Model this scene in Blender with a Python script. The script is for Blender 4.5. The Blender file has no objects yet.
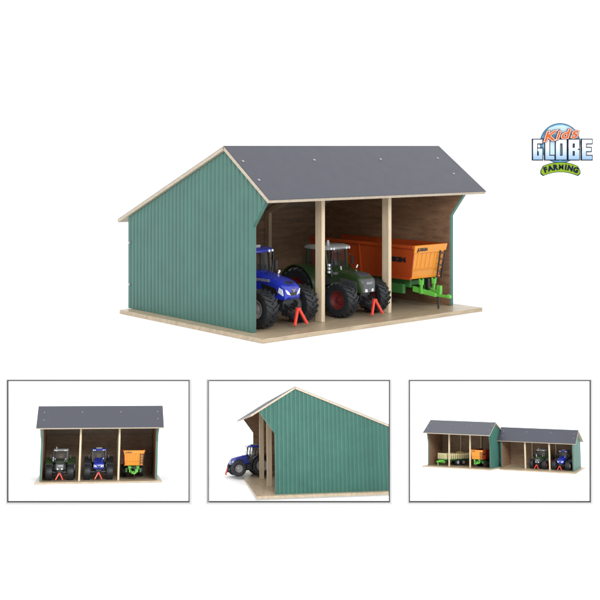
import bpy, bmesh, math, random
from mathutils import Matrix, Vector
random.seed(7)
SC = bpy.context.scene
COL = SC.collection
PI = math.pi
R = math.radians

# ------------------------------------------------------------------ materials
def new_mat(name):
    m = bpy.data.materials.new(name); m.use_nodes = True
    nt = m.node_tree
    b = nt.nodes['Principled BSDF']
    return m, nt, b

def paint(name, col, rough=.45, metal=0., var=.06, scale=6., bump=.004, bscale=60., spec=.5, coat=0.):
    """paint / plastic with slight tone variation and micro relief"""
    m, nt, b = new_mat(name)
    N = nt.nodes; L = nt.links
    tc = N.new('ShaderNodeTexCoord')
    n = N.new('ShaderNodeTexNoise'); n.inputs['Scale'].default_value = scale; n.inputs['Detail'].default_value = 5
    L.new(tc.outputs['Object'], n.inputs['Vector'])
    r = N.new('ShaderNodeMapRange'); r.inputs['From Min'].default_value = .3; r.inputs['From Max'].default_value = .7
    r.inputs['To Min'].default_value = 1 - var; r.inputs['To Max'].default_value = 1 + var
    L.new(n.outputs['Fac'], r.inputs['Value'])
    mx = N.new('ShaderNodeVectorMath'); mx.operation = 'SCALE'; mx.inputs[0].default_value = col
    L.new(r.outputs['Result'], mx.inputs['Scale'])
    L.new(mx.outputs['Vector'], b.inputs['Base Color'])
    n2 = N.new('ShaderNodeTexNoise'); n2.inputs['Scale'].default_value = bscale; n2.inputs['Detail'].default_value = 3
    L.new(tc.outputs['Object'], n2.inputs['Vector'])
    bp = N.new('ShaderNodeBump'); bp.inputs['Strength'].default_value = bump * 5; bp.inputs['Distance'].default_value = .01
    L.new(n2.outputs['Fac'], bp.inputs['Height']); L.new(bp.outputs['Normal'], b.inputs['Normal'])
    rr = N.new('ShaderNodeMapRange'); rr.inputs['To Min'].default_value = max(0, rough - .08); rr.inputs['To Max'].default_value = min(1, rough + .1)
    L.new(n.outputs['Fac'], rr.inputs['Value']); L.new(rr.outputs['Result'], b.inputs['Roughness'])
    b.inputs['Metallic'].default_value = metal
    b.inputs['Specular IOR Level'].default_value = spec
    b.inputs['Coat Weight'].default_value = coat
    return m

def wood(name, c1, c2, axis=(1, 8, 8), scale=1.2, rough=.6):
    """plywood: long grain streaks, low contrast, faint pores; the small axis factor runs along the grain"""
    m, nt, b = new_mat(name); N = nt.nodes; L = nt.links
    tc = N.new('ShaderNodeTexCoord'); mp = N.new('ShaderNodeMapping'); mp.inputs['Scale'].default_value = axis
    L.new(tc.outputs['Object'], mp.inputs['Vector'])
    n = N.new('ShaderNodeTexNoise'); n.inputs['Scale'].default_value = scale; n.inputs['Detail'].default_value = 8
    n.inputs['Roughness'].default_value = .62; n.inputs['Distortion'].default_value = .7
    L.new(mp.outputs['Vector'], n.inputs['Vector'])
    n3 = N.new('ShaderNodeTexNoise'); n3.inputs['Scale'].default_value = scale * 5; n3.inputs['Detail'].default_value = 4
    L.new(mp.outputs['Vector'], n3.inputs['Vector'])
    ad = N.new('ShaderNodeMath'); ad.operation = 'MULTIPLY_ADD'; ad.inputs[1].default_value = .35
    L.new(n3.outputs['Fac'], ad.inputs[0]); L.new(n.outputs['Fac'], ad.inputs[2])
    r = N.new('ShaderNodeValToRGB')
    r.color_ramp.elements[0].position = .45; r.color_ramp.elements[1].position = .88
    r.color_ramp.elements[0].color = (*c1, 1); r.color_ramp.elements[1].color = (*c2, 1)
    L.new(ad.outputs[0], r.inputs['Fac']); L.new(r.outputs['Color'], b.inputs['Base Color'])
    bp = N.new('ShaderNodeBump'); bp.inputs['Strength'].default_value = .25; bp.inputs['Distance'].default_value = .01
    L.new(n3.outputs['Fac'], bp.inputs['Height']); L.new(bp.outputs['Normal'], b.inputs['Normal'])
    b.inputs['Roughness'].default_value = rough
    return m

M = {}
M['white'] = paint('white_laminate', (.9, .9, .9), .9, var=.0, bump=0, spec=.1)
M['floorwood'] = wood('plywood_board', (.29, .222, .145), (.47, .38, .265), axis=(1, 7, 7), rough=.36)
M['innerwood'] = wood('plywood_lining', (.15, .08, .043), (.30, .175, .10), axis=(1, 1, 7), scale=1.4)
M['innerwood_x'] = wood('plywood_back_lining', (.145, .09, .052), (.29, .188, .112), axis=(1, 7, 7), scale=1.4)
M['postwood'] = wood('post_wood', (.47, .37, .245), (.62, .515, .365), axis=(8, 8, 1))
M['edgewood'] = wood('plywood_edge', (.33, .275, .205), (.48, .415, .325), axis=(5, 2, 9), scale=3)
M['green'] = paint('green_sheet_paint', (.040, .126, .101), .34, var=.08, scale=1.6, bump=.01)
M['green2'] = paint('deep_green_sheet_paint', (.018, .098, .073), .36, var=.08, scale=1.6, bump=.01)
M['roof'] = paint('slate_grey_roof_film', (.032, .035, .052), .42, var=.06, scale=3, bump=.03, bscale=120)
M['screw'] = paint('screw_metal', (.42, .42, .43), .35, metal=.8)
M['rubber'] = paint('tyre_rubber', (.014, .016, .019), .5, var=.2, scale=9, spec=.4)
M['black'] = paint('black_plastic', (.012, .012, .013), .4)
M['dark'] = paint('dark_grey_cast', (.015, .016, .018), .5)
M['blue'] = paint('blue_paint', (.010, .026, .34), .24, var=.04, coat=.4)
M['dgreen'] = paint('olive_green_paint', (.020, .040, .012), .34, var=.06, coat=.3)
M['grille'] = paint('grey_mesh_grille', (.055, .06, .065), .3, var=.4, scale=40)
M['hubgrey'] = paint('silver_rim_paint', (.32, .31, .32), .35, metal=.2)
M['hubred'] = paint('red_rim_paint', (.11, .012, .012), .45)
M['red'] = paint('red_hitch_paint', (.6, .035, .015), .4)
M['orange'] = paint('orange_body_paint', (.62, .23, .012), .32, var=.04, coat=.2)
M['redorange'] = paint('deep_orange_paint', (.36, .050, .008), .4, var=.05)
M['lime'] = paint('bright_green_paint', (.11, .42, .05), .4)
M['chassis'] = paint('green_chassis_paint', (.035, .15, .035), .45)
M['silver'] = paint('silver_lettering', (.38, .39, .41), .3, metal=.4)
M['lightw'] = paint('pale_grey_roof_paint', (.30, .32, .32), .35)
M['lamp'] = paint('clear_lens', (.72, .76, .82), .12, spec=.9, coat=1)
M['seat'] = paint('beige_seat', (.28, .2, .14), .7)
M['border'] = paint('frame_black', (.03, .03, .03), .5, spec=.2)
M['borderside'] = paint('frame_grey', (.13, .13, .13), .5, spec=.2)
M['painted_shadow3'] = paint('painted_shadow_faint', (.50, .50, .50), .9, spec=0, var=0)  # outermost, faintest tone of the drop shadow painted around the frames
M['painted_shadow1'] = paint('painted_shadow_grey', (.33, .33, .33), .9, spec=0, var=0)  # innermost, darkest tone of that painted shadow
M['painted_shadow2'] = paint('painted_shadow_pale_grey', (.40, .40, .40), .9, spec=0, var=0)
M['hay'] = paint('straw', (.5, .36, .14), .9, var=.4, scale=25, bump=.2)
M['cream'] = paint('cream_stake_paint', (.62, .56, .30), .5)
g, nt, b = new_mat('cab_glass'); M['glass'] = g
b.inputs['Base Color'].default_value = (.05, .055, .06, 1); b.inputs['Roughness'].default_value = .04
b.inputs['Transmission Weight'].default_value = 0; b.inputs['Alpha'].default_value = .16; b.inputs['Specular IOR Level'].default_value = .8

# ------------------------------------------------------------------ mesh helpers
def link(name, bm, mat, parent=None, smooth=False, bevel=0., mats=None):
    bmesh.ops.recalc_face_normals(bm, faces=bm.faces)
    me = bpy.data.meshes.new(name); bm.to_mesh(me); bm.free()
    if mats:
        for k in mats: me.materials.append(M[k])
    else: me.materials.append(M[mat])
    o = bpy.data.objects.new(name, me); COL.objects.link(o)
    if parent: o.parent = parent
    if smooth:
        for p in me.polygons: p.use_smooth = True
        me.set_sharp_from_angle(angle=R(38))
    if bevel:
        md = o.modifiers.new('bevel', 'BEVEL'); md.width = bevel; md.segments = 2; md.limit_method = 'ANGLE'; md.angle_limit = R(35)
    return o

def box(bm, x0, x1, y0, y1, z0, z1, mi=0):
    vs = [bm.verts.new(p) for p in ((x0,y0,z0),(x1,y0,z0),(x1,y1,z0),(x0,y1,z0),(x0,y0,z1),(x1,y0,z1),(x1,y1,z1),(x0,y1,z1))]
    for f in ((0,3,2,1),(4,5,6,7),(0,1,5,4),(1,2,6,5),(2,3,7,6),(3,0,4,7)):
        bm.faces.new([vs[i] for i in f]).material_index = mi

def obar(bm, a, b, w, h, up=(0, 0, 1), mi=0):
    """bar with rectangular section from a to b"""
    a = Vector(a); b = Vector(b); d = (b - a).normalized(); up = Vector(up)
    s = d.cross(up)
    if s.length < 1e-4: s = d.cross(Vector((1, 0, 0)))
    s.normalize(); u = s.cross(d)
    vs = []
    for p in (a, b):
        for i, j in ((-1, -1), (1, -1), (1, 1), (-1, 1)):
            vs.append(bm.verts.new(p + s * i * w / 2 + u * j * h / 2))
    for f in ((0,1,2,3),(7,6,5,4),(0,4,5,1),(1,5,6,2),(2,6,7,3),(3,7,4,0)):
        bm.faces.new([vs[i] for i in f]).material_index = mi

def tube(bm, pts, r, n=10):
    pts = [Vector(p) for p in pts]; rings = []
    for i, p in enumerate(pts):
        d = (pts[min(i+1, len(pts)-1)] - pts[max(i-1, 0)]).normalized()
        s = d.cross(Vector((0, 0, 1)))
        if s.length < 1e-3: s = d.cross(Vector((1, 0, 0)))
        s.normalize(); u = s.cross(d)
        rr = r[i] if isinstance(r, (list, tuple)) else r
        rings.append([bm.verts.new(p + (s * math.cos(2*PI*k/n) + u * math.sin(2*PI*k/n)) * rr) for k in range(n)])
    for a, b in zip(rings, rings[1:]):
        for k in range(n): bm.faces.new((a[k], a[(k+1) % n], b[(k+1) % n], b[k]))
    bm.faces.new(rings[0]); bm.faces.new(rings[-1][::-1])

def prism_x(bm, prof, x0, x1, mi=0):
    """extrude a (y, z) outline along x"""
    a = [bm.verts.new((x0, y, z)) for y, z in prof]; b = [bm.verts.new((x1, y, z)) for y, z in prof]
    n = len(prof)
    bm.faces.new(a[::-1]).material_index = mi; bm.faces.new(b).material_index = mi
    for i in range(n): bm.faces.new((a[i], a[(i+1) % n], b[(i+1) % n], b[i])).material_index = mi

def loft(bm, secs, cap=True):
    rings = [[bm.verts.new(p) for p in s] for s in secs]; n = len(secs[0])
    for a, b in zip(rings, rings[1:]):
        for k in range(n): bm.faces.new((a[k], a[(k+1) % n], b[(k+1) % n], b[k]))
    if cap: bm.faces.new(rings[0][::-1]); bm.faces.new(rings[-1])

def rrect(y, hw, z0, z1, rt=.1, rb=.03, n=4, crown=.0):
    """ring (in a plane y = const) of a rounded body section, seen from the front"""
    pts = []
    for cx, cz, r, a0 in ((hw-rt, z1-rt, rt, 0), (-hw+rt, z1-rt, rt, PI/2), (-hw+rb, z0+rb, rb, PI), (hw-rb, z0+rb, rb, 3*PI/2)):
        for k in range(n+1):
            a = a0 + PI/2*k/n
            x = cx + r*math.cos(a); z = cz + r*math.sin(a)
            if z > (z0+z1)/2: z += crown*(1-(x/hw)**2)
            pts.append((x, y, z))
    return pts

def lathe_x(bm, prof, n=40):
    """(r, x) outline turned about the x axis"""
    rings = [[bm.verts.new((x, r*math.cos(2*PI*k/n), r*math.sin(2*PI*k/n))) for k in range(n)] for r, x in prof]
    for a, b in zip(rings, rings[1:]):
        for k in range(n): bm.faces.new((a[k], a[(k+1) % n], b[(k+1) % n], b[k]))
    return rings

def text_mesh(name, s, size, mat, parent, mw, thick=.004, shear=0., bold=.0, spacing=1., align='CENTER', sx=1.):
    c = bpy.data.curves.new(name, 'FONT'); c.body = s; c.size = size; c.extrude = thick; c.shear = shear; c.offset = bold
    c.align_x = align; c.align_y = 'CENTER'; c.space_character = spacing; c.resolution_u = 4
    t = bpy.data.objects.new(name, c); COL.objects.link(t)
    dg = bpy.context.evaluated_depsgraph_get()
    me = bpy.data.meshes.new_from_object(t.evaluated_get(dg))
    bpy.data.objects.remove(t); bpy.data.curves.remove(c)
    me.name = name; me.transform(Matrix.Diagonal((sx, 1, 1, 1))); me.materials.clear(); me.materials.append(M[mat])
    o = bpy.data.objects.new(name, me); COL.objects.link(o); o.parent = parent; o.matrix_local = mw
    return o

def empty(name, mw=None):
    o = bpy.data.objects.new(name, None); COL.objects.link(o); o.empty_display_size = .2
    if mw is not None: o.matrix_world = mw
    return o

def tag(o, label=None, cat=None, group=None, kind=None):
    for k, v in (('label', label), ('category', cat), ('group', group), ('kind', kind)):
        if v: o[k] = v
    return o

def kids(o): return [c for c in bpy.data.objects if c.parent == o]
def copy_tree(o, parent=None):
    c = o.copy(); COL.objects.link(c); c.parent = parent
    for ch in kids(o): copy_tree(ch, c)
    return c

# ------------------------------------------------------------------ machinery shed
def build_shed(mw, P, label, group=None, cut=None, ribs=36, strip=None, corr=.024, gm='green'):
    W, D = P['W'], P['D']
    t = empty('machinery_shed', mw); tag(t, label, 'shed', 'toy machinery sheds')
    sf = (P['zridge'] - P['zrf']) / (P['yp'] + P['rf'])
    sb = (P['zridge'] - P['zrb']) / (D + P['rb'] - P['yp'])
    def roof_z(y):
        return P['zridge'] - (P['yp'] - y) * sf if y < P['yp'] else P['zridge'] - (y - P['yp']) * sb
    top = lambda y: roof_z(y) - .125
    oh, zk = P['oh'], P['zk']
    ze = top(-oh)
    def bot(y): return 0.003 if y >= 0 else zk + (ze - zk) * (-y / oh)
    objs = []
    rot, rol, rd = P.get('roll', P['rl']), P['rl'], P.get('rr', P['rl'])
    # base board
    bm = bmesh.new(); box(bm, -P['bl'], W + P.get('br', P['bl']), -P['bf'], D + P.get('bb', .1), -.11, 0)
    objs.append(link('base_board', bm, 'floorwood', t, bevel=.008))
    # side walls: corrugated green sheet outside, wood lining inside
    for side in (0, 1):
        bm = bmesh.new()
        x_in = .122 if side == 0 else W - .122
        sgn = -1 if side == 0 else 1
        ys = []; pitch = (D + oh) / ribs; y = -oh
        tri = []
        while y < D - 1e-6:
            for dy, o in ((0, 0), (.12, -1), (.30, -1), (.42, 0), (.52, .25), (.80, .25), (.90, 0)):
                yy = y + dy * pitch
                if yy < D: tri.append((yy, o))
            y += pitch
        tri.append((D, 0)); tri += [(0, 0), (-.0005, 0), (P['yp'], 0)]
        tri = sorted(tri)
        cols = []
        for yy, o in tri:
            if side == 1 and 'k0' not in P and yy < 0: o = 0
            xo = (0 if side == 0 else W) + sgn * o * corr
            z0, z1 = bot(yy), top(yy)
            if z1 - z0 < .004: z1 = z0 + .004
            cols.append([bm.verts.new((xo, yy, z0)), bm.verts.new((xo, yy, z1)), bm.verts.new((x_in, yy, z1)), bm.verts.new((x_in, yy, z0))])
        for a, b in zip(cols, cols[1:]):
            for k in range(4): bm.faces.new((a[k], a[(k+1) % 4], b[(k+1) % 4], b[k]))
        bm.faces.new(cols[0]); bm.faces.new(cols[-1][::-1])
        objs.append(link('side_wall', bm, gm, t))
        wl = objs[-1]
        prof = [(.02, 0.004), (.02, zk), (-oh + .06, ze - .024), (P['yp'], top(P['yp']) - .004), (D - .01, top(D) - .006), (D - .01, .004)]
        bm = bmesh.new()
        if side == 0: prism_x(bm, prof, .124, .145)
        else: prism_x(bm, prof, W - .145, W - .124)
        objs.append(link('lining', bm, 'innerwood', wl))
    # back wall
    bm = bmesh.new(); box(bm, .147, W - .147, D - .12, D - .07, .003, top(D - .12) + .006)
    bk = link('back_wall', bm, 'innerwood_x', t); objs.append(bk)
    bm = bmesh.new(); n = 34
    xs = [.125 + (W - .25) * i / (n * 2) for i in range(n * 2 + 1)]
    fr = []
    for i, x in enumerate(xs):
        yo = D - .03 + (.03 if i % 2 else 0)
        fr.append([bm.verts.new((x, yo, .003)), bm.verts.new((x, yo, top(D) - .012)), bm.verts.new((x, D - .068, top(D) - .012)), bm.verts.new((x, D - .068, .003))])
    for a, b in zip(fr, fr[1:]):
        for k in range(4): bm.faces.new((a[k], a[(k+1) % 4], b[(k+1) % 4], b[k]))
    bm.faces.new(fr[0]); bm.faces.new(fr[-1][::-1])
    objs.append(link('cladding', bm, 'green', bk))
    # roof: two plywood panels covered with grey film
    x0, x1 = -P['rl'], W + rd
    nf = Vector((0, -sf, 1)).normalized(); nb = Vector((0, sb, 1)).normalized()
    th, fl = .085, .018
    def slope(ya, za, yb, zb, nrm, name):
        bm = bmesh.new()
        a = Vector((0, ya, za)); b = Vector((0, yb, zb))
        q = [a - nrm * fl, b - nrm * fl, b - nrm * (fl + th), a - nrm * (fl + th)]
        if name == 'ridge_fix': pass
        prism_x(bm, [(v.y, v.z) for v in q], x0, x1)
        pn = link('roof_panel', bm, 'edgewood', t); objs.append(pn)
        bm = bmesh.new()
        q = [a, b, b - nrm * (fl - .001), a - nrm * (fl - .001)]
        prism_x(bm, [(v.y, v.z) for v in q], x0 + .012, x1 - .012)
        objs.append(link('roof_film', bm, 'roof', pn))
        return a, b, nrm
    A = slope(-P['rf'], P['zrf'], P['yp'], P['zridge'], nf, 'f')
    slope(P['yp'] + .004, P['zridge'], D + P['rb'], P['zrb'], nb, 'b')
    # screws in the front slope
    for x, tt in ((.12, .30), (.12, .65), (W/3 + .05, .29), (2*W/3 + .05, .29), (W - .05, .28), (W - .05, .62)):
        p = A[1].lerp(A[0], tt); p.x = x
        bm = bmesh.new()
        tube(bm, [p - nf * .01, p + nf * .012, p + nf * .018], [.036, .036, .022], 12)
        objs.append(link('screw', bm, 'screw', t, smooth=True))
    for z in (1.94, .71):
        bm = bmesh.new(); tube(bm, [(.03, D - .1, z), (-.035, D - .1, z)], .035, 10)
        objs.append(link('screw', bm, 'screw', t))
    # two frames: front post, back post, rafters
    for px in (P.get('p1', W/3 + .06), P.get('p2', 2*W/3 + .06)):
        w = .125; py = P.get('py', .148)
        bm = bmesh.new(); box(bm, px - w, px, py, py + .26, .002, top(py) - .012)
        objs.append(link('post', bm, 'postwood', t, bevel=.006))
        bm = bmesh.new(); yb = D - .125
        box(bm, px - w, px, yb - .2, yb, .002, top(yb) - .02)
        objs.append(link('post', bm, 'postwood', t, bevel=.006))
        bm = bmesh.new()
        dz = .02
        prism_x(bm, [(py + .262, top(py+.262) - dz), (P['yp'], top(P['yp']) - dz), (yb - .202, top(yb - .202) - dz), (yb - .202, top(yb-.202) - dz - .17), (P['yp'], top(P['yp']) - dz - .2), (py + .262, top(py+.262) - dz - .19)], px - w + .01, px - .01)
        objs.append(link('rafter', bm, 'postwood', t))
    # wiring strip on the back wall
    if strip:
        xa, xb, zz, rod = strip
        if rod:
            bm = bmesh.new(); tube(bm, [(xa, D - .5, zz), (xb, D - .5, zz)], .03, 8)
            objs.append(link('light_strip', bm, 'screw', t))
        else:
            k = 7
            for i in range(k):
                bm = bmesh.new()
                x = xa + (xb - xa) * i / (k - 1); tube(bm, [(x, D - .14, zz), (x, D - .118, zz)], .018, 8)
                objs.append(link('screw', bm, 'screw', bk))
    if 'k0' in P:
        for o in objs:
            for v in o.data.vertices:
                k = P['k0'] + (1 - P['k0']) * v.co.x / W
                v.co.y = P['yc'] + (v.co.y - P['yc']) * k; v.co.z = P['zc'] + (v.co.z - P['zc']) * k
    if cut is not None:
        bpy.context.view_layer.update()
        for o in objs:
            for md in list(o.modifiers): o.modifiers.remove(md)
            mi = o.matrix_world.inverted()
            co = mi @ Vector((cut, 15, 0)); no = (mi.to_3x3().inverted().transposed() @ Vector((1, 0, 0))).normalized()
            bm = bmesh.new(); bm.from_mesh(o.data)
            bmesh.ops.bisect_plane(bm, geom=bm.verts[:] + bm.edges[:] + bm.faces[:], plane_co=co, plane_no=no, clear_outer=True)
            e = [e for e in bm.edges if e.is_boundary]
            if e:
                try: bmesh.ops.holes_fill(bm, edges=e, sides=0)
                except Exception: pass
            bm.to_mesh(o.data); bm.free()
        for o in [q for q in objs if len(q.data.vertices) == 0 and not kids(q)]:
            bpy.data.objects.remove(o)
    return t

# ------------------------------------------------------------------ tractor
def wheel(parent, loc, rad, width, side, rimmat, rimfrac=.52):
    bm = bmesh.new()
    h = width / 2; tr = rad * .93
    rr = rad * rimfrac
    prof = [(rr, -h*.72), (rr + .02, -h*.86), (rr + (tr-rr)*.5, -h), (tr*.955, -h*.93), (tr, -h*.72), (tr, 0), (tr, h*.72), (tr*.955, h*.93), (rr + (tr-rr)*.5, h), (rr + .02, h*.86), (rr, h*.72)]
    lathe_x(bm, prof, 44)
    n = 19
    for k in range(n):                       # chevron lugs
        for s in (-1, 1):
            a0 = 2*PI*(k + (.5 if s > 0 else 0))/n
            for i, (xa, xb, da, db) in enumerate(((.02*h, .55*h, 0, .10), (.55*h, .97*h, .10, .24))):
                vs = []
                for x, a in ((xa, da), (xb, db)):
                    drop = .0 if x < .9*h else rad*.035
                    for w in (-.045, .045):
                        for q in (tr*.97 - drop, rad - drop):
                            ang = a0 - a + w * (1.2 if i else 1)
                            vs.append(bm.verts.new((s*x, q*math.cos(ang), q*math.sin(ang))))
                for f in ((0,1,3,2), (4,6,7,5), (0,4,5,1), (2,3,7,6), (1,5,7,3), (0,2,6,4)):
                    bm.faces.new([vs[j] for j in f])
            # lug runs a little way down the side wall
            vs = []
            for q, w2, xo in ((rad - rad*.03, .05, h*.93), (rad*.86, .035, h*.98)):
                for w in (-w2, w2):
                    for x in (xo, xo + h*.07):
                        ang = a0 - .24 + w
                        vs.append(bm.verts.new((s*x, q*math.cos(ang), q*math.sin(ang))))
            for f in ((0,1,3,2), (4,6,7,5), (0,4,5,1), (2,3,7,6), (1,5,7,3), (0,2,6,4)):
                bm.faces.new([vs[j] for j in f])
    w = link('wheel', bm, 'rubber', parent); w.location = loc
    for p in w.data.polygons: p.use_smooth = True
    w.data.set_sharp_from_angle(angle=R(30))
    bm = bmesh.new(); s = side
    prof = [(rr + .005, s*h*.70), (rr + .012, s*h*.80), (rr - .02, s*h*.80), (rr - .05, s*h*.50), (rr*.55, s*h*.36), (rr*.5, s*h*.44), (rr*.3, s*h*.46), (rr*.28, s*h*.62), (.02, s*h*.64), (.002, s*h*.64)]
    lathe_x(bm, prof, 36)
    lathe_x(bm, [(rr + .004, -s*h*.7), (rr*.9, -s*h*.5), (.002, -s*h*.45)], 24)
    for k in range(8):
        a = 2*PI*k/8; y, z = rr*.42*math.cos(a), rr*.42*math.sin(a)
        tube(bm, [(s*h*.42, y, z), (s*h*.5, y, z)], .016*rad*2, 6)
    r = link('rim', bm, rimmat, w, smooth=True)
    return w

def build_tractor(kind, label):
    t = empty('toy_tractor'); tag(t, label, 'tractor', 'blue toy tractors' if kind == 'blue' else 'olive green toy tractors')
    blue = kind == 'blue'
    pc = 'blue' if blue else 'dgreen'
    rim = 'hubgrey' if blue else 'hubred'
    FR, RR, FW, RW = .52, .68, .44, .46
    RY = 1.6
    for s in (-1, 1):
        wheel(t, (s*(.76 if blue else .72), 0, FR), FR, FW, s, rim, .5 if not blue else .46)
        wheel(t, (s*.78, RY, RR), RR, RW, s, rim, .55)
    # chassis
    bm = bmesh.new()
    loft(bm, [rrect(-.3, .2, .42, .72, .05), rrect(.1, .22, .36, .8, .05), rrect(.7, .24, .34, .9, .05), rrect(1.85, .28, .4, .95, .05)])
    for s in (-1, 1):
        tube(bm, [(s*.1, 0, FR), (s*.62, 0, FR)], [.11, .08], 12)
        tube(bm, [(s*.1, RY, RR), (s*.62, RY, RR)], [.2, .12], 12)
        box(bm, s*.40 - .16, s*.40 + .16, .62, .98, .42, .78)        # tanks
        box(bm, s*.46 - .10, s*.46 + .10, 1.0, 1.1, .34, .42)
        box(bm, s*.46 - .10, s*.46 + .10, 1.0, 1.1, .52, .56)
    link('chassis', bm, 'dark', t, bevel=.015)
    # hood
    if blue:
        S = [(-.66, .22, .80, .99, .07), (-.60, .29, .74, 1.07, .09), (-.40, .325, .72, 1.16, .11), (-.05, .32, .74, 1.24, .10), (.6, .31, .78, 1.33, .11), (1.18, .33, .8, 1.40, .12)]
    else:
        S = [(-.60, .27, .62, 1.03, .08), (-.54, .31, .58, 1.11, .10), (-.3, .33, .6, 1.20, .10), (.1, .31, .66, 1.26, .11), (.6, .33, .74, 1.32, .12), (1.18, .36, .8, 1.38, .12)]
    bm = bmesh.new()
    loft(bm, [rrect(y, hw, z0, z1, r, .03, 5, .03) for y, hw, z0, z1, r in S])
    hood = link('hood', bm, pc, t, smooth=True)
    HK, HO = .70, -.02          # the hood is modelled at full length and then fitted between nose and cab
    # grille and side vents, a few mm proud
    bm = bmesh.new()
    if blue:
        for s in (-1, 1):
            prism_x(bm, [(-.30, .86), (.5, .90), (.55, 1.12), (-.2, 1.02)], s*.325 - .014, s*.325 + .014)
        loft(bm, [[(x, -.675, z) for x, z in ((-.1, .84), (.1, .84), (.12, .93), (-.12, .93))], [(x, -.60, z) for x, z in ((-.1, .84), (.1, .84), (.12, .93), (-.12, .93))]])
        for s in (-1, 1):   # dark shield on top of the nose
            loft(bm, [[(s*.03, -.635, 1.05), (s*.17, -.62, 1.02), (s*.17, -.60, 1.00), (s*.03, -.60, 1.00)], [(s*.03, -.40, 1.215), (s*.16, -.40, 1.19), (s*.16, -.40, 1.1), (s*.03, -.40, 1.1)]])
        link('grille', bm, 'black', hood)
    else:
        loft(bm, [rrect(-.625, .245, .64, 1.02, .07, .03, 5), rrect(-.56, .295, .61, 1.10, .09, .03, 5), rrect(-.32, .30, .64, 1.214, .09, .03, 5, .028), rrect(0.0, .22, .9, 1.262, .08, .03, 5, .028)])
        for s in (-1, 1):
            prism_x(bm, [(-.35, .70), (.55, .84), (.62, 1.10), (-.32, 1.02)], s*.335 - .016, s*.335 + .016)
        link('grille', bm, 'grille', hood, smooth=True)
    for s in (-1, 1):
        bm = bmesh.new()
        if blue:
            loft(bm, [[(s*.12, -.69, .85), (s*.235, -.665, .89), (s*.285, -.63, 1.0), (s*.20, -.655, .98)], [(s*.12, -.60, .85), (s*.23, -.58, .89), (s*.29, -.50, 1.05), (s*.20, -.56, .98)]])
            link('headlight', bm, 'lamp', hood); bm = bmesh.new()
            prism_x(bm, [(-.56, .84), (-.30, .92), (-.36, 1.06), (-.52, 1.0)], s*.316 - .012, s*.316 + .012)
        else:
            loft(bm, [[(s*.09, -.645, .68), (s*.19, -.625, .70), (s*.20, -.62, .82), (s*.10, -.64, .80)], [(s*.09, -.58, .68), (s*.19, -.56, .70), (s*.20, -.56, .82), (s*.10, -.58, .80)]])
        link('headlight', bm, 'lamp', hood)
    if blue:
        text_mesh('lettering', 'NEW HOLLAND', .105, 'silver', hood, Matrix.Translation((-.342, .5, 1.205)) @ Matrix.Rotation(-PI/2, 4, 'Z') @ Matrix.Rotation(R(90), 4, 'X'), bold=.003)
        bm = bmesh.new()
        for s in (-1, 1): loft(bm, [[(s*.0, -.70, .965), (s*.07, -.69, .995), (s*.065, -.69, 1.01), (s*.0, -.70, .985)], [(s*.0, -.62, .965), (s*.07, -.62, .995), (s*.065, -.62, 1.01), (s*.0, -.62, .985)]])
        box(bm, -.012, .012, -.702, -.63, .925, .965)
        link('emblem', bm, 'hay', hood)
    else:
        text_mesh('lettering', 'FENDT', .085, 'silver', hood, Matrix.Translation((0, -.632, .97)) @ Matrix.Rotation(R(90), 4, 'X'), bold=.003)
        text_mesh('lettering', 'FENDT', .10, 'silver', hood, Matrix.Translation((-.352, .85, 1.2)) @ Matrix.Rotation(-PI/2, 4, 'Z') @ Matrix.Rotation(R(90), 4, 'X'), bold=.003)
    bpy.context.view_layer.update()
    for o in [hood] + kids(hood):
        mwo = o.matrix_local.copy() if o is not hood else Matrix()
        q = Matrix.Translation((0, HO, 0)) @ Matrix.Diagonal((1, HK, 1, 1))
        for v in o.data.vertices:
            p = mwo @ v.co; p = q @ p
            if not blue and p.y < .1: p.z = max(p.z, .74 + (p.z - .74) * .3)
            v.co = p
        o.matrix_local = Matrix()
    HOODS = [hood] + kids(hood)
    # front hitch and red triangle
    bm = bmesh.new()
    for s in (-1, 1):
        obar(bm, (s*.16, -.2, .48), (s*.2, -.70, .28), .05, .09)
        obar(bm, (s*.14, -.25, .60), (s*.16, -.62, .46), .045, .06)
    box(bm, -.2, .2, -.50, -.24, .30, .48); box(bm, -.06, .06, -.62, -.4, .48, .55)
    link('front_hitch', bm, 'black', t, bevel=.008)
    bm = bmesh.new()
    for s in (-1, 1): obar(bm, (s*.025, -.66, .50), (s*.24, -.76, .09), .075, .055, up=(0, 1, 0))
    box(bm, -.07, .07, -.70, -.62, .45, .53)
    link('coupling_triangle', bm, 'red', t, bevel=.008)
    # rear fenders
    for s in (-1, 1):
        bm = bmesh.new(); rings = []
        xa, xb = s*.50, s*1.0
        for k in range(13):
            a = R(-8 + 165*k/12)
            q = [(RR + .06), (RR + .035)]
            rings.append([(x, RY - math.cos(a)*rr_*1.02, RR + math.sin(a)*rr_) for x, rr_ in ((xa, q[0]), (xb, q[0]), (xb, q[1]), (xa, q[1]))])
        loft(bm, rings)
        link('fender', bm, pc if not blue else 'black', t, smooth=True)
        bm = bmesh.new()       # front mudguards
        rings = []
        for k in range(9):
            a = R(45 + 100*k/8)
            rings.append([(x, -math.cos(a)*rr_, FR + math.sin(a)*rr_) for x, rr_ in ((s*.6, FR+.06), (s*.95, FR+.06), (s*.95, FR+.035), (s*.6, FR+.035))])
        if kind == 'none': loft(bm, rings); link('fender', bm, 'black', t, smooth=True)
        else: bm.free()
    # cab
    cy0, cy1, cz0, cz1 = .78, 1.62, .95, 1.80
    bm = bmesh.new()
    loft(bm, [rrect(cy0, .36, .86, 1.32, .05), rrect(.98, .46, .8, 1.18, .05), rrect(1.68, .46, .8, 1.22, .05)])
    link('cab_floor', bm, 'black', t)
    bm = bmesh.new()
    C = {}
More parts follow.
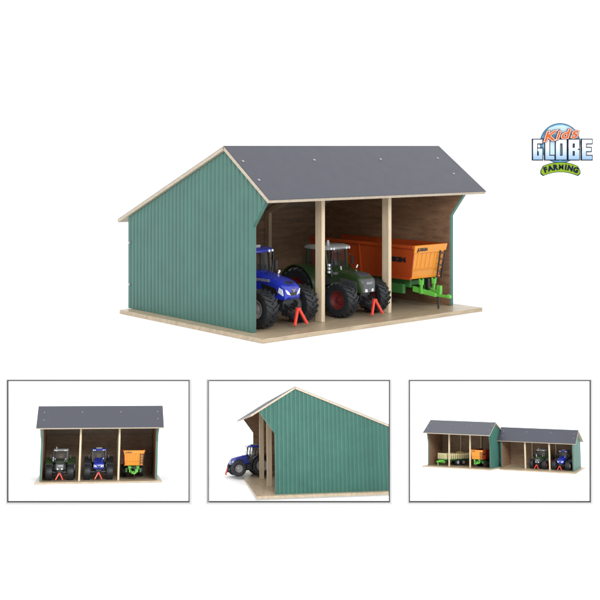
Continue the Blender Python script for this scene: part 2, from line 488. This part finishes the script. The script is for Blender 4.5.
    for s in (-1, 1):
        f0 = (s*.43, cy0 + .02, 1.15); f1 = (s*.46, cy0 + .12, cz1)
        m0 = (s*.52, 1.2, 1.0); m1 = (s*.49, 1.25, cz1)
        r0 = (s*.46, cy1, 1.2); r1 = (s*.46, cy1, cz1)
        C[s] = (f0, f1, m0, m1, r0, r1)
        for a, b in ((f0, f1), (m0, m1), (r0, r1)): obar(bm, a, b, .05, .06, up=(0, 1, 0))
        obar(bm, f0, (s*.48, .98, 1.0), .05, .05); obar(bm, (s*.48, .98, 1.0), m0, .05, .05)
    obar(bm, C[-1][0], C[1][0], .05, .05)
    link('cab_frame', bm, 'black' if blue else 'dgreen', t)
    def pane(pts, th=.012):
        bm = bmesh.new(); n = Vector(pts[1]) - Vector(pts[0]); n = n.cross(Vector(pts[2]) - Vector(pts[0])).normalized() * th
        loft(bm, [[Vector(p) + n for p in pts], [Vector(p) - n for p in pts]]); link('window_pane', bm, 'glass', t)
    pane([C[-1][0], C[1][0], C[1][1], C[-1][1]]); pane([C[-1][4], C[1][4], C[1][5], C[-1][5]])
    for s in (-1, 1): pane([C[s][0], (s*.48, .98, 1.02), C[s][2], C[s][3], C[s][1]]); pane([C[s][2], C[s][4], C[s][5], C[s][3]])
    bm = bmesh.new()
    secs = []
    for y, hw, z0, z1 in ((.70, .45, 1.80, 1.845), (.76, .50, 1.79, 1.88), (1.0, .52, 1.79, 1.91), (1.6, .51, 1.79, 1.90), (1.74, .47, 1.80, 1.86)):
        secs.append(rrect(y, hw, z0, z1, .04, .02, 4, .01))
    loft(bm, secs)
    rf = link('cab_roof', bm, 'blue' if blue else 'lightw', t, smooth=True)
    bm = bmesh.new()
    for x in (-.40, -.28, .28, .40): tube(bm, [(x, .68, 1.825), (x, .73, 1.825)], .035, 10)
    link('work_light', bm, 'lamp', rf)
    bm = bmesh.new()
    if blue: loft(bm, [rrect(.95, .2, 1.905, 1.96, .02), rrect(1.4, .2, 1.905, 1.96, .02)]); link('roof_hatch', bm, 'lightw', rf)
    else:
        tube(bm, [(-.30, .92, 1.89), (-.30, .92, 1.98), (-.30, .92, 2.04)], [.05, .05, .03], 12); link('beacon', bm, 'lightw', rf)
        bm.free() if False else None
    bm = bmesh.new()
    box(bm, -.16, .16, 1.2, 1.46, 1.15, 1.25); loft(bm, [rrect(1.42, .16, 1.22, 1.6, .06), rrect(1.49, .16, 1.22, 1.6, .06)])
    link('driver_seat', bm, 'seat', t, bevel=.01)
    bm = bmesh.new()
    tube(bm, [(0, .92, 1.2), (0, 1.02, 1.42)], .025, 8)
    ring = [(.13*math.cos(2*PI*k/16), 1.02 + .05*math.sin(2*PI*k/16), 1.42 + .12*math.sin(2*PI*k/16)) for k in range(17)]
    tube(bm, ring, .012, 6)
    link('steering_wheel', bm, 'black', t)
    for s in (-1, 1):
        bm = bmesh.new()
        tube(bm, [(s*.46, .90, 1.62), (s*.58, .82, 1.63), (s*.66, .8, 1.61), (s*.66, .8, 1.54)], .014, 6)
        loft(bm, [rrect(1.175, .06, 1.44, 1.66, .02), rrect(1.21, .06, 1.44, 1.66, .02)][::1]) if False else None
        box(bm, s*.66 - .055, s*.66 + .055, .78, .82, 1.36, 1.57)
        link('mirror', bm, 'black', t, bevel=.008)
    bm = bmesh.new()
    ex = .40 if blue else -.40
    tube(bm, [(ex, .68, 1.1), (ex, .68, 1.28), (ex, .68, 1.3), (ex, .68, 1.72), (ex, .65, 1.80)], [.05, .05, .04, .035, .03], 12)
    link('exhaust_pipe', bm, 'black', t, smooth=True)
    if not blue:
        bm = bmesh.new()
        for z in (1.24, 1.33, 1.42): tube(bm, [(-.50, .72, z), (-.50, .66, z)], .035, 10)
        for s in (-1, 1): tube(bm, [(s*.34, .35, 1.32), (s*.38, .33, 1.40)], .02, 8)
        link('side_lamp', bm, 'lamp', t)
    else:
        bm = bmesh.new(); tube(bm, [(.28, .35, 1.31), (.33, .35, 1.38)], [.02, .035], 8); link('side_lamp', bm, 'lamp', t)
    def grow(o):
        if o in HOODS or o.name.startswith('wheel'): return
        if o.type == 'MESH':
            for v in o.data.vertices: v.co.z += max(0, v.co.z - 1.2) * .16
        for c in kids(o): grow(c)
    grow(t)
    return t

# ------------------------------------------------------------------ tipping trailer (drawbar towards -y)
def build_trailer(label):
    t = empty('tipping_trailer'); tag(t, label, 'trailer', 'orange tipping trailers')
    L_ = 4.45; y0 = 0
    zt, zb = 1.88, .90
    ht, hb = .69, .60
    th = .035
    bm = bmesh.new()
    # left and right sides
    for s in (-1, 1):
        loft(bm, [[(s*ht, y0 - .12 + .0, zt), (s*(ht - th), y0 - .12, zt), (s*(hb - th), y0 + .1, zb), (s*hb, y0 + .1, zb)],
                  [(s*ht, L_, zt), (s*(ht - th), L_, zt), (s*(hb - th), L_, zb), (s*hb, L_, zb)]])
    box(bm, -hb + th, hb - th, y0 + .1, L_, zb, zb + .04)
    body = link('tipping_body', bm, 'redorange', t)
    bm = bmesh.new()   # top rims and side ribs
    for s in (-1, 1):
        box(bm, s*(ht + .02) - .035, s*(ht + .02) + .035, y0 - .1, L_ - .0, zt - .07, zt + .02)
        for y in (1.1, 2.2, 3.3, 4.38):
            obar(bm, (s*(ht + .015), y, zt - .07), (s*(hb + .012), y, zb), .07, .03, up=(s, 0, 0))
        obar(bm, (s*(hb + .02), y0 + .1, zb + .02), (s*(hb + .02), L_, zb + .02), .05, .08)
    link('rim_rail', bm, 'redorange', body)
    bm = bmesh.new()   # sloping front wall
    def fz(z): return y0 - .12 + (zt - z) / (zt - zb) * .22
    def fw(z): return hb + (ht - hb) * (z - zb) / (zt - zb)
    loft(bm, [[(-fw(zt), fz(zt), zt + .02), (fw(zt), fz(zt), zt + .02), (fw(zt), fz(zt) + .04, zt + .02), (-fw(zt), fz(zt) + .04, zt + .02)],
              [(-fw(zb), fz(zb), zb), (fw(zb), fz(zb), zb), (fw(zb), fz(zb) + .04, zb), (-fw(zb), fz(zb) + .04, zb)]])
    for z0, z1 in ((1.66, 1.9), (.9, .95), (1.16, 1.20)):   # horizontal folded beams
        loft(bm, [[(-fw(z)-.004, fz(z) - d, z), (fw(z)+.004, fz(z) - d, z), (fw(z)+.004, fz(z) + .01, z), (-fw(z)-.004, fz(z) + .01, z)] for z, d in ((z0, .012), (z0 + .01, .035), (z1 - .01, .035), (z1, .012))])
    for x in (-.45, -.27, -.09, .09, .27):                # pressed ribs
        loft(bm, [[(x - .022, fz(z) - .022, z), (x + .022, fz(z) - .022, z), (x + .035, fz(z) + .01, z), (x - .035, fz(z) + .01, z)] for z in (1.20, 1.66)])
    fr = link('front_panel', bm, 'orange', t, bevel=.006)
    bm = bmesh.new()
    for i, z in enumerate((1.62, 1.44, 1.26, 1.08)): obar(bm, (.42, fz(z) - .06, z), (.62, fz(z) - .06, z), .03, .03)
    for x in (.42, .62): obar(bm, (x, fz(1.7) - .05, 1.7), (x, fz(.86) - .09, .86), .035, .035)
    link('ladder', bm, 'black', t)
    tilt = math.atan2(.22, zt - zb)
    text_mesh('lettering', 'JOSKIN', .13, 'black', fr, Matrix.Translation((-.36, fz(1.77) - .038, 1.77)) @ Matrix.Rotation(R(90) - 0*tilt, 4, 'X'), bold=.004, thick=.012)
    for s in (-1, 1):
        zz = 1.45
        mx = Matrix.Translation((s*(fw(zz) + .006), .72 , zz)) @ Matrix.Rotation(s*PI/2, 4, 'Z') @ Matrix.Rotation(R(90), 4, 'X') @ Matrix.Rotation(math.atan2(ht-hb, zt-zb)*1, 4, 'X')
        text_mesh('lettering', 'JOSKIN', .18, 'black', body, mx, bold=.010, thick=.02, sx=1.6)
    # chassis with drawbar
    bm = bmesh.new()
    for s in (-1, 1):
        loft(bm, [[(s*.34 - .05, 4.3, .72), (s*.34 + .05, 4.3, .72), (s*.34 + .05, 4.3, .86), (s*.34 - .05, 4.3, .86)],
                  [(s*.34 - .05, .35, .62), (s*.34 + .05, .35, .62), (s*.34 + .05, .35, .86), (s*.34 - .05, .35, .86)]])
    for y in (.4, 1.6, 2.8, 4.0): box(bm, -.29, .29, y, y + .1, .68, .82)
    for s in (-1, 1): box(bm, s*.47 - .06, s*.47 + .06, .5, 1.8, .44, .72)
    link('chassis', bm, 'chassis', t, bevel=.01)
    bm = bmesh.new()
    for s in (-1, 1):
        loft(bm, [[(s*.24 - .05, .34, .5), (s*.24 + .05, .34, .5), (s*.24 + .05, .34, .66), (s*.24 - .05, .34, .66)],
                  [(s*.10 - .05, -.42, .40), (s*.10 + .05, -.42, .40), (s*.10 + .05, -.42, .50), (s*.10 - .05, -.42, .50)]])
        obar(bm, (s*.27, .02, .52), (s*.27, -.02, .86), .07, .07)         # forked rams
        for q in (-1, 1): obar(bm, (s*.27 + q*.06, 0, .72), (s*.27 + q*.075, 0, .90), .035, .06, up=(0, 1, 0))
    box(bm, -.05, .05, -.78, -.42, .40, .47); tube(bm, [(0, -.8, .44), (0, -.9, .44)], [.07, .05], 12)
    box(bm, -.3, .3, -.03, .06, .46, .54); box(bm, .10, .2, -.40, -.25, .48, .70)
    link('drawbar', bm, 'lime', t, bevel=.008)
    bm = bmesh.new(); tube(bm, [(.05, -.38, .44), (.05, -.38, .04)], .03, 10); link('parking_leg', bm, 'black', t)
    bm = bmesh.new(); box(bm, .02, .1, .0, .12, .5, .88); link('hose_bracket', bm, 'black', t)
    for y in (2.6, 3.5):
        for s in (-1, 1): wheel(t, (s*.58, y, .4), .4, .3, s, 'hubgrey', .5)
    return t

def build_wagon(label):
    t = empty('hay_wagon'); tag(t, label, 'wagon')
    bm = bmesh.new(); box(bm, -.6, .6, 0, 3.9, .62, .72)
    box(bm, -.4, -.3, 0, 3.7, .5, .62); box(bm, .3, .4, 0, 3.7, .5, .62)
    link('bed', bm, 'chassis', t)
    for y in (.0, 3.84):
        bm = bmesh.new(); w = .06
        for x in (-.55, -.33, -.11, .11, .33, .55): box(bm, x - .05, x + .05, y, y + w, .72, 1.32)
        box(bm, -.6, .6, y + .002, y + w - .002, 1.18, 1.26); link('end_gate', bm, 'cream', t)
    for s in (-1, 1):
        bm = bmesh.new()
        for k in range(13): box(bm, s*.6 - .03, s*.6 + .03, .1 + k*.3, .24 + k*.3, .72, 1.28)
        box(bm, s*.6 - .02, s*.6 + .02, .1, 3.8, 1.12, 1.2); link('side_gate', bm, 'cream', t)
    bm = bmesh.new()
    for s in (-1, 1): obar(bm, (s*.3, 0, .55), (0, -.8, .42), .08, .1)
    box(bm, -.4, .4, .0, .12, .3, .6); obar(bm, (0, -.6, .44), (0, -.6, .04), .08, .08, up=(0, 1, 0))
    link('drawbar', bm, 'lime', t)
    bm = bmesh.new()
    ico = bmesh.ops.create_icosphere(bm, subdivisions=3, radius=1)
    for v in bm.verts:
        v.co = Vector((v.co.x*.5, v.co.y*.8 + 2.9, max(v.co.z, -.2)*.62 + .9)) + Vector([random.uniform(-.04, .04) for _ in range(3)])
    link('hay_load', bm, 'hay', t)
    for y in (1.9, 2.8):
        for s in (-1, 1): wheel(t, (s*.55, y, .36), .36, .26, s, 'hubgrey', .5)
    return t

# ------------------------------------------------------------------ camera geometry of the place
FP, CYP, HZ = 1124.104, 146.455, 4.7775
def at(u, v, Y): return Vector(((u - 300) / FP * Y, Y, HZ - (v - CYP) / FP * Y))
BASE = -.11
main = dict(W=7.7, D=5.894, zk=2.708, oh=.595, yp=1.105, bl=.379, br=.30, bf=.886, bb=-.13, rl=.082, rr=.60, rf=.787, zrf=3.44, zridge=4.797, rb=.479, zrb=2.607, p1=2.6435, p2=5.218, py=.148)
MW = Matrix.Translation((-1.2231, 28.7699, 0)) @ Matrix.Rotation(.7124, 4, 'Z')
build_shed(MW, main, 'large green toy machinery shed with grey roof and three open bays', strip=(6.0, 7.1, 2.35, False))

def inset_mw(a, b, c, X, Y, Z, s):
    return Matrix.Translation((X, Y, Z)) @ Matrix.Rotation(R(a), 4, 'X') @ Matrix.Rotation(R(b), 4, 'Y') @ Matrix.Rotation(R(c), 4, 'Z') @ Matrix.Scale(s, 4)
I1 = inset_mw(-12.16, -.11, 10.02, -3.5833, 15.45, .1704, .20888)
S1 = dict(W=7.706, D=5.934, zk=2.49, oh=.595, yp=1.147, bl=.275, bf=.901, rl=.328, rf=.822, zrf=3.454, zridge=4.823, rb=.48, zrb=2.607)
build_shed(I1, S1, 'small green shed seen square from the front inside the left picture frame', strip=(.7, 1.9, 2.75, True))
I2 = inset_mw(-13.13, -.88, -76.41, -.9116, 17.9, -.5982, .31352)
S2 = dict(W=7.782, D=7.8, zk=2.605, oh=.722, yp=.938, bl=.35, bf=.913, rl=.05, rf=1.129, zrf=3.46, zridge=4.668, rb=.48, zrb=1.745, py=-.02, k0=.736, yc=2.055, zc=2.248)
def taper2(x, y, z=0.):
    k = S2['k0'] + (1 - S2['k0']) * x / S2['W']
    return x, S2['yc'] + (y - S2['yc']) * k, S2['zc'] + (z - S2['zc']) * k, k
cutx = 91.4 / FP * 15.95
build_shed(I2, S2, 'small shed seen from its green ribbed end wall inside the middle picture frame', cut=cutx, ribs=44, gm='green2')
I3 = inset_mw(-11.84, 1.44, -23.18, 1.8043, 15.85, .2821, .12817)
S3 = dict(W=7.037, D=5.335, zk=2.378, oh=.595, yp=1.612, bl=.242, bf=1.296, rl=.202, rf=1.3, zrf=3.54, zridge=4.817, rb=.289, zrb=3.6)
build_shed(I3, S3, 'tall narrow shed with hay wagon at the left in the right picture frame', ribs=26, gm='green2')
I4 = inset_mw(-8.85, .07, -24.31, 2.8362, 15.85, .25, .13756)
S4 = dict(W=7.415, D=3.7, zk=2.38, oh=.06, yp=1.409, bl=.36, bf=1.1, rl=.294, rf=.3, zrf=2.72, zridge=3.923, rb=.237, zrb=2.595)
build_shed(I4, S4, 'low long shed joined on the right side in the right picture frame', ribs=22)

def put(o, base, x, y, a=0, s=1., z=0):
    o.matrix_world = base @ Matrix.Translation((x, y, z)) @ Matrix.Rotation(R(a), 4, 'Z') @ Matrix.Scale(s, 4)
    return o

tb = build_tractor('blue', 'big blue tractor in the left bay of the large shed')
put(tb, MW, 1.37, .52, 6, 1.0)
tg = build_tractor('green', 'big olive green tractor with red rims in the middle bay of the large shed')
put(tg, MW, 4.21, .50, 5, .96)
tr = build_trailer('big orange tipping trailer with green drawbar in the right bay of the large shed')
put(tr, MW, 6.6, .02, 0, 1.0)
bpy.context.view_layer.update()
def dup(src, base, x, y, a, s, label, z=0):
    c = copy_tree(src); put(c, base, x, y, a, s, z); c['label'] = label; return c
dup(tg, I1, 1.27, .9, 0, .98, 'tiny olive green tractor in the left bay of the shed in the left picture frame')
dup(tb, I1, 3.82, .9, 0, .98, 'tiny blue tractor in the middle bay of the shed in the left picture frame')
dup(tr, I1, 6.15, .6, 0, 1.0, 'tiny orange trailer in the right bay of the shed in the left picture frame')
xx, yy, zz, kk = taper2(1.4, -1.3)
dup(tb, I2, xx, yy, 0, .92*kk, 'blue tractor driving out of the shed in the middle picture frame', z=zz)
dup(tr, I3, 5.42, .3, -3, .98, 'tiny orange trailer in the right bay of the taller shed, right picture frame')
wg = build_wagon('green hay wagon with cream stakes in the left bay of the taller shed')
put(wg, I3, 1.35, .75, -28, 1.0)
dup(tg, I4, 3.75, .55, -8, .92, 'tiny olive green tractor in the middle bay of the low shed, right picture frame')
dup(tb, I4, 6.05, .55, -6, .92, 'tiny blue tractor beside the end wall of the low shed, right picture frame')

# ------------------------------------------------------------------ picture frames with their sloping white shelves
YF = 14.957
def frame(u0, u1, label, leftw=1.2, shelf_mw=None, shelf=None):
    a = at(u0, 502.2, YF); b = at(u1, 379.9, YF)
    px = YF / FP
    t = empty('picture_frame', Matrix.Translation(((a.x + b.x)/2, YF, a.z))); tag(t, label, 'picture frame', 'picture frames in a row below the large shed')
    w = (b.x - a.x)/2; h = b.z - a.z
    bw = 1.15*px
    bm = bmesh.new()
    box(bm, -w + leftw*px, w - bw, -.012, .006, 0, bw); box(bm, -w + leftw*px, w - bw, -.012, .006, h - bw, h)
    box(bm, w - bw, w, -.012, .006, 0, h)
    link('frame_border', bm, 'border', t)
    bm = bmesh.new(); box(bm, -w, -w + leftw*px, -.012, .006, 0, h)
    link('frame_border', bm, 'border' if leftw < 1.4 else 'borderside', t)
    for n, (mat, yf) in enumerate((('painted_shadow1', -.012), ('painted_shadow2', -.009), ('painted_shadow3', -.006))):  # grey strips fading outwards, a soft drop shadow painted around the border
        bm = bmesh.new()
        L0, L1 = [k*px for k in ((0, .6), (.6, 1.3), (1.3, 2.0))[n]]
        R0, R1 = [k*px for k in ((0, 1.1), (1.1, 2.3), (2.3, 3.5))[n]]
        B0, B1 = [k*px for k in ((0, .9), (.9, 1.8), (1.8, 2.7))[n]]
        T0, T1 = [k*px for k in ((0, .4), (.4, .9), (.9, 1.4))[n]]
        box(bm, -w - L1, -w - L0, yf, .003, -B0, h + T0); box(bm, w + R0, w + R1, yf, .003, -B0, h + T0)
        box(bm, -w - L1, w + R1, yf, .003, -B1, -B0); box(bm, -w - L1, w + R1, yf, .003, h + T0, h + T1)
        link('painted_shadow', bm, mat, t)
    return t
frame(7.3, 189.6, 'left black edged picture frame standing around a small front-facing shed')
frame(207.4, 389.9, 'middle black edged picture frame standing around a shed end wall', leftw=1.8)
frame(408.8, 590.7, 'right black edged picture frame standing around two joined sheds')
def shelf(base, x0, x1, y0, y1, label, z=-.115, cut=None):
    bm = bmesh.new()
    if z is None:      # follows the underside of the tapering model
        def q(x, y, dz): X, Y_, Z, k = taper2(x, y, -.118 + dz); return (X, Y_, Z)
        for a, b_, c, d in ((.0, 4.2, -3.4, 7.2), (4.2, 7.9, -.95, 7.2)):
            loft(bm, [[q(a, c, -.1), q(a, d, -.1), q(a, d, 0), q(a, c, 0)], [q(b_, c, -.1), q(b_, d, -.1), q(b_, d, 0), q(b_, c, 0)]])
    else: box(bm, x0, x1, y0, y1, z - .12, z)
    if cut: 
        mi = base.inverted(); no = (base.to_3x3().transposed() @ Vector((1, 0, 0))).normalized()
        bmesh.ops.bisect_plane(bm, geom=bm.verts[:] + bm.edges[:] + bm.faces[:], plane_co=mi @ Vector((cut, 15, 0)), plane_no=no, clear_outer=True)
    o = link('sloping_shelf', bm, 'white'); o.matrix_world = base; tag(o, label, 'shelf', 'sloping shelves behind the picture frames')
shelf(I1, -.9, 8.6, -1.0, 6.2, 'white sloping shelf under the shed in the left picture frame')
shelf(I2, .3, 4.2, -3.2, 7.0, 'white sloping shelf under the shed in the middle picture frame', cut=cutx, z=None)
shelf(I3, -.9, 7.5, -1.4, 5.6, 'white sloping shelf under the taller shed in the right picture frame')
shelf(I4, -.3, 8.4, -1.2, 4.2, 'white sloping shelf under the low shed in the right picture frame')

# ------------------------------------------------------------------ stepped white table
def struct(name, bm):
    o = link(name, bm, 'white'); o['kind'] = 'structure'; return o
bm = bmesh.new(); box(bm, -90, 90, 24, 400, BASE - 2.6, BASE - .003); struct('table', bm)
bm = bmesh.new(); box(bm, -60, 60, 5, 23.99, -2.9, -2.6); struct('floor', bm)
pf = at(300, 505.4, YF).z
bm = bmesh.new(); box(bm, -12, 12, YF - .04, YF + .055, -2.59, pf - .002); struct('ledge', bm)

# ------------------------------------------------------------------ emblem board
YE = 32.0
def logo():
    px = YE / FP
    O = at(559, 147, YE)
    t = empty('emblem_board', Matrix.Translation((O.x, YE, BASE))); tag(t, 'round globe emblem with big block letters on a white board right of the shed', 'sign')
    zc = O.z - BASE
    M['e_out'] = paint('emblem_outline', (.008, .012, .03), .6, var=0, bump=0, spec=.05)
    M['e_sea'] = paint('emblem_sea', (.10, .27, .43), .6, var=0, bump=0, spec=.05)
    M['e_rim'] = paint('emblem_rim', (.06, .13, .20), .6, var=0, bump=0, spec=.05)
    M['e_pale'] = paint('emblem_pale', (.42, .55, .62), .6, var=0, bump=0, spec=.05)
    M['e_org'] = paint('emblem_orange', (.50, .09, .015), .6, var=0, bump=0, spec=.05)
    M['e_brown'] = paint('emblem_brown', (.12, .03, .01), .6, var=0, bump=0, spec=.05)
    M['e_wht'] = paint('emblem_white', (.62, .64, .68), .6, var=0, bump=0, spec=.05)
    M['e_grn'] = paint('emblem_green', (.19, .31, .02), .6, var=0, bump=0, spec=.05)
    # letters with a real two-tone fill
    m, nt, b = new_mat('emblem_letter'); M['e_let'] = m
    tc = nt.nodes.new('ShaderNodeTexCoord'); sp = nt.nodes.new('ShaderNodeSeparateXYZ'); nt.links.new(tc.outputs['Object'], sp.inputs[0])
    cr = nt.nodes.new('ShaderNodeValToRGB'); mr = nt.nodes.new('ShaderNodeMapRange')
    mr.inputs['From Min'].default_value = -.28; mr.inputs['From Max'].default_value = .15
    nt.links.new(sp.outputs['Y'], mr.inputs['Value']); nt.links.new(mr.outputs['Result'], cr.inputs['Fac'])
    cr.color_ramp.elements[0].color = (.16, .30, .46, 1); cr.color_ramp.elements[1].color = (.62, .66, .70, 1)
    nt.links.new(cr.outputs['Color'], b.inputs['Base Color']); b.inputs['Roughness'].default_value = .6
    bm = bmesh.new(); box(bm, -40*px, 40*px, -.004, .012, 0, zc + 36*px); link('board', bm, 'white', t)
    def P(u, v, d): return Vector(((u - 559)*px, -d, zc - (v - 147)*px))
    def disc(name, mat, u, v, r, d0, n=48, parent=t):
        bm = bmesh.new(); ring = [(u + r*math.cos(2*PI*k/n), v + r*math.sin(2*PI*k/n)) for k in range(n)]
        loft(bm, [[P(a, b_, -.02) for a, b_ in ring], [P(a, b_, d0) for a, b_ in ring]]); return link(name, bm, mat, parent)
    def poly(name, mat, pts, d0, d1=-.02, parent=t):
        bm = bmesh.new(); loft(bm, [[P(a, b_, d1) for a, b_ in pts], [P(a, b_, d0) for a, b_ in pts]]); return link(name, bm, mat, parent)
    g = disc('globe', 'e_rim', 560, 143.2, 20.2, .02)
    disc('sea', 'e_sea', 560, 143.2, 19.2, .026, parent=g)
    poly('pale_land', 'e_pale', [(549,128),(556,125.5),(562,125),(570,127),(575,131),(572,136),(566,134),(561,137),(555,134),(551,136),(546,140),(543,137)], .03, .027, g)
    poly('pale_land', 'e_pale', [(543,143),(552,141),(560,142),(572,141),(578,144),(577,152),(570,158),(560,161),(550,158),(544,152)], .03, .027, g)
    # FARMING plate
    arc = []
    for k in range(17): 
        x = 541 + 38.5*k/16; f = ((x-560.2)/19.3)**2; arc.append((x, 162.6 + 4.6*f + (3.2*(f-.8)/.2 if f > .8 else 0)))
    low = [(541 + 38.5*k/16, 171.6 + 4.6*((541 + 38.5*k/16-560.2)/19.3)**2 - (3.2*(((541 + 38.5*k/16-560.2)/19.3)**2-.8)/.2 if ((541 + 38.5*k/16-560.2)/19.3)**2 > .8 else 0)) for k in range(17)][::-1]
    rim = [(560.2 + (a-560.2)*1.035, 167.6 + (b_-167.6)*1.12) for a, b_ in arc + low]
    poly('plate_outline', 'e_out', rim, .036)
    pl = poly('lettering_plate', 'e_grn', arc + low, .04)
    w = 'FARMING'
    for i, ch in enumerate(w):
        x = (545.2, 550.0, 555.1, 560.8, 565.4, 569.8, 575.4)[i]; y = 167.3 + 4.6*((x-560.2)/19.3)**2
        ang = -math.atan(9.2*(x-560.2)/19.3**2)
        text_mesh('lettering', ch, 7.2*px, 'e_out', pl, Matrix.Translation(P(x, y, .045)) @ Matrix.Rotation(ang, 4, 'Y').inverted() @ Matrix.Rotation(R(90), 4, 'X'), bold=(.012 if ch != 'M' else .005), thick=.006, sx=(1. if ch != 'M' else .92))
    # GLOBE block letters: outline block and fill, built from bars (u0,v0,u1,v1)
    GL = {
     'G': ((0,0,9.3,4),(0,0,4,21),(0,17,9.3,21),(5.6,10,9.3,21),(4.6,9.4,9.3,12.2)),
     'L': ((0,0,4,21),(0,17,9,21)),
     'O': ((0,0,10.6,4),(0,0,4,21),(6.6,0,10.6,21),(0,17,10.6,21)),
     'B': ((0,0,9.6,4),(0,0,4,21),(6.2,0,10.6,9.6),(6.2,11,10.6,21),(0,17,9.6,21),(0,8.6,9.4,12)),
     'E': ((0,0,10,4),(0,0,4,21),(0,17,10,21),(0,8.6,9,12.2)),
    }
    for ch, u0 in (('G', 532.6), ('L', 544.8), ('O', 555.4), ('B', 568.0), ('E', 581.4)):
        bm = bmesh.new()
        for i, (a, b_, c, d) in enumerate(GL[ch]):
            p = P(u0 + a - .9, 139.6 + b_*.95 - .9, 0); q = P(u0 + c + .9, 139.6 + d*.95 + .9, 0)
            box(bm, p.x, q.x, -.05 - i*.0015, -.0, q.z, p.z)
        o = link('letter_outline', bm, 'e_out', t)
        bm = bmesh.new()
        cz = P(u0, 150, 0).z
        for i, (a, b_, c, d) in enumerate(GL[ch]):
            p = P(u0 + a, 139.6 + b_*.95, 0); q = P(u0 + c, 139.6 + d*.95, 0)
            box(bm, p.x, q.x, p.z - cz, q.z - cz, .0, .022 + i*.001)
        f = link('letter', bm, 'e_let', o); f.matrix_local = Matrix.Translation((0, -.05, cz)) @ Matrix.Rotation(R(90), 4, 'X')
    # Kids script
    for i, (mat, bold, d) in enumerate((('e_brown', .034, .1), ('e_wht', .020, .115), ('e_org', .006, .13))):
        x = 544.5
        for ch, dx, sz in (('K', 0, 13.5), ('i', 8.6, 11.5), ('d', 15.6, 12.5), ('s', 25.0, 14)):
            if i == 0: pass
            text_mesh('script_letter', ch, sz*px, mat, t, Matrix.Translation(P(x + dx + 3, 136.8 - dx*.13, d)) @ Matrix.Rotation(R(-7), 4, 'Y') @ Matrix.Rotation(R(90), 4, 'X'), bold=bold, thick=.004, shear=.35, sx=1.3)
    return t
logo()

# ------------------------------------------------------------------ light
w = bpy.data.worlds.new('World'); SC.world = w; w.use_nodes = True
bg = w.node_tree.nodes['Background']; bg.inputs['Color'].default_value = (1, 1, 1, 1); bg.inputs['Strength'].default_value = 1.55
def area(name, loc, tgt, size, power):
    l = bpy.data.lights.new(name, 'AREA'); l.shape = 'SQUARE'; l.size = size; l.energy = power
    o = bpy.data.objects.new(name, l); COL.objects.link(o); o.location = loc
    o.rotation_euler = (Vector(tgt) - Vector(loc)).to_track_quat('-Z', 'Y').to_euler()
area('studio_softbox', (7, -4, 15), (1, 27, 1), 8, 5500)

# ------------------------------------------------------------------ camera
cd = bpy.data.cameras.new('camera'); cam = bpy.data.objects.new('camera', cd); COL.objects.link(cam)
cam.location = (0, 0, HZ); cam.rotation_euler = (R(90), 0, 0)
cd.sensor_width = 36; cd.lens = 36 * FP / 600; cd.shift_y = -(300 - CYP) / 600; cd.clip_end = 1000; cd.clip_start = .1
SC.camera = cam
SC.render.engine = 'CYCLES'
SC.view_settings.view_transform = 'Standard'; SC.view_settings.look = 'None'; SC.view_settings.exposure = 0; SC.view_settings.gamma = 1
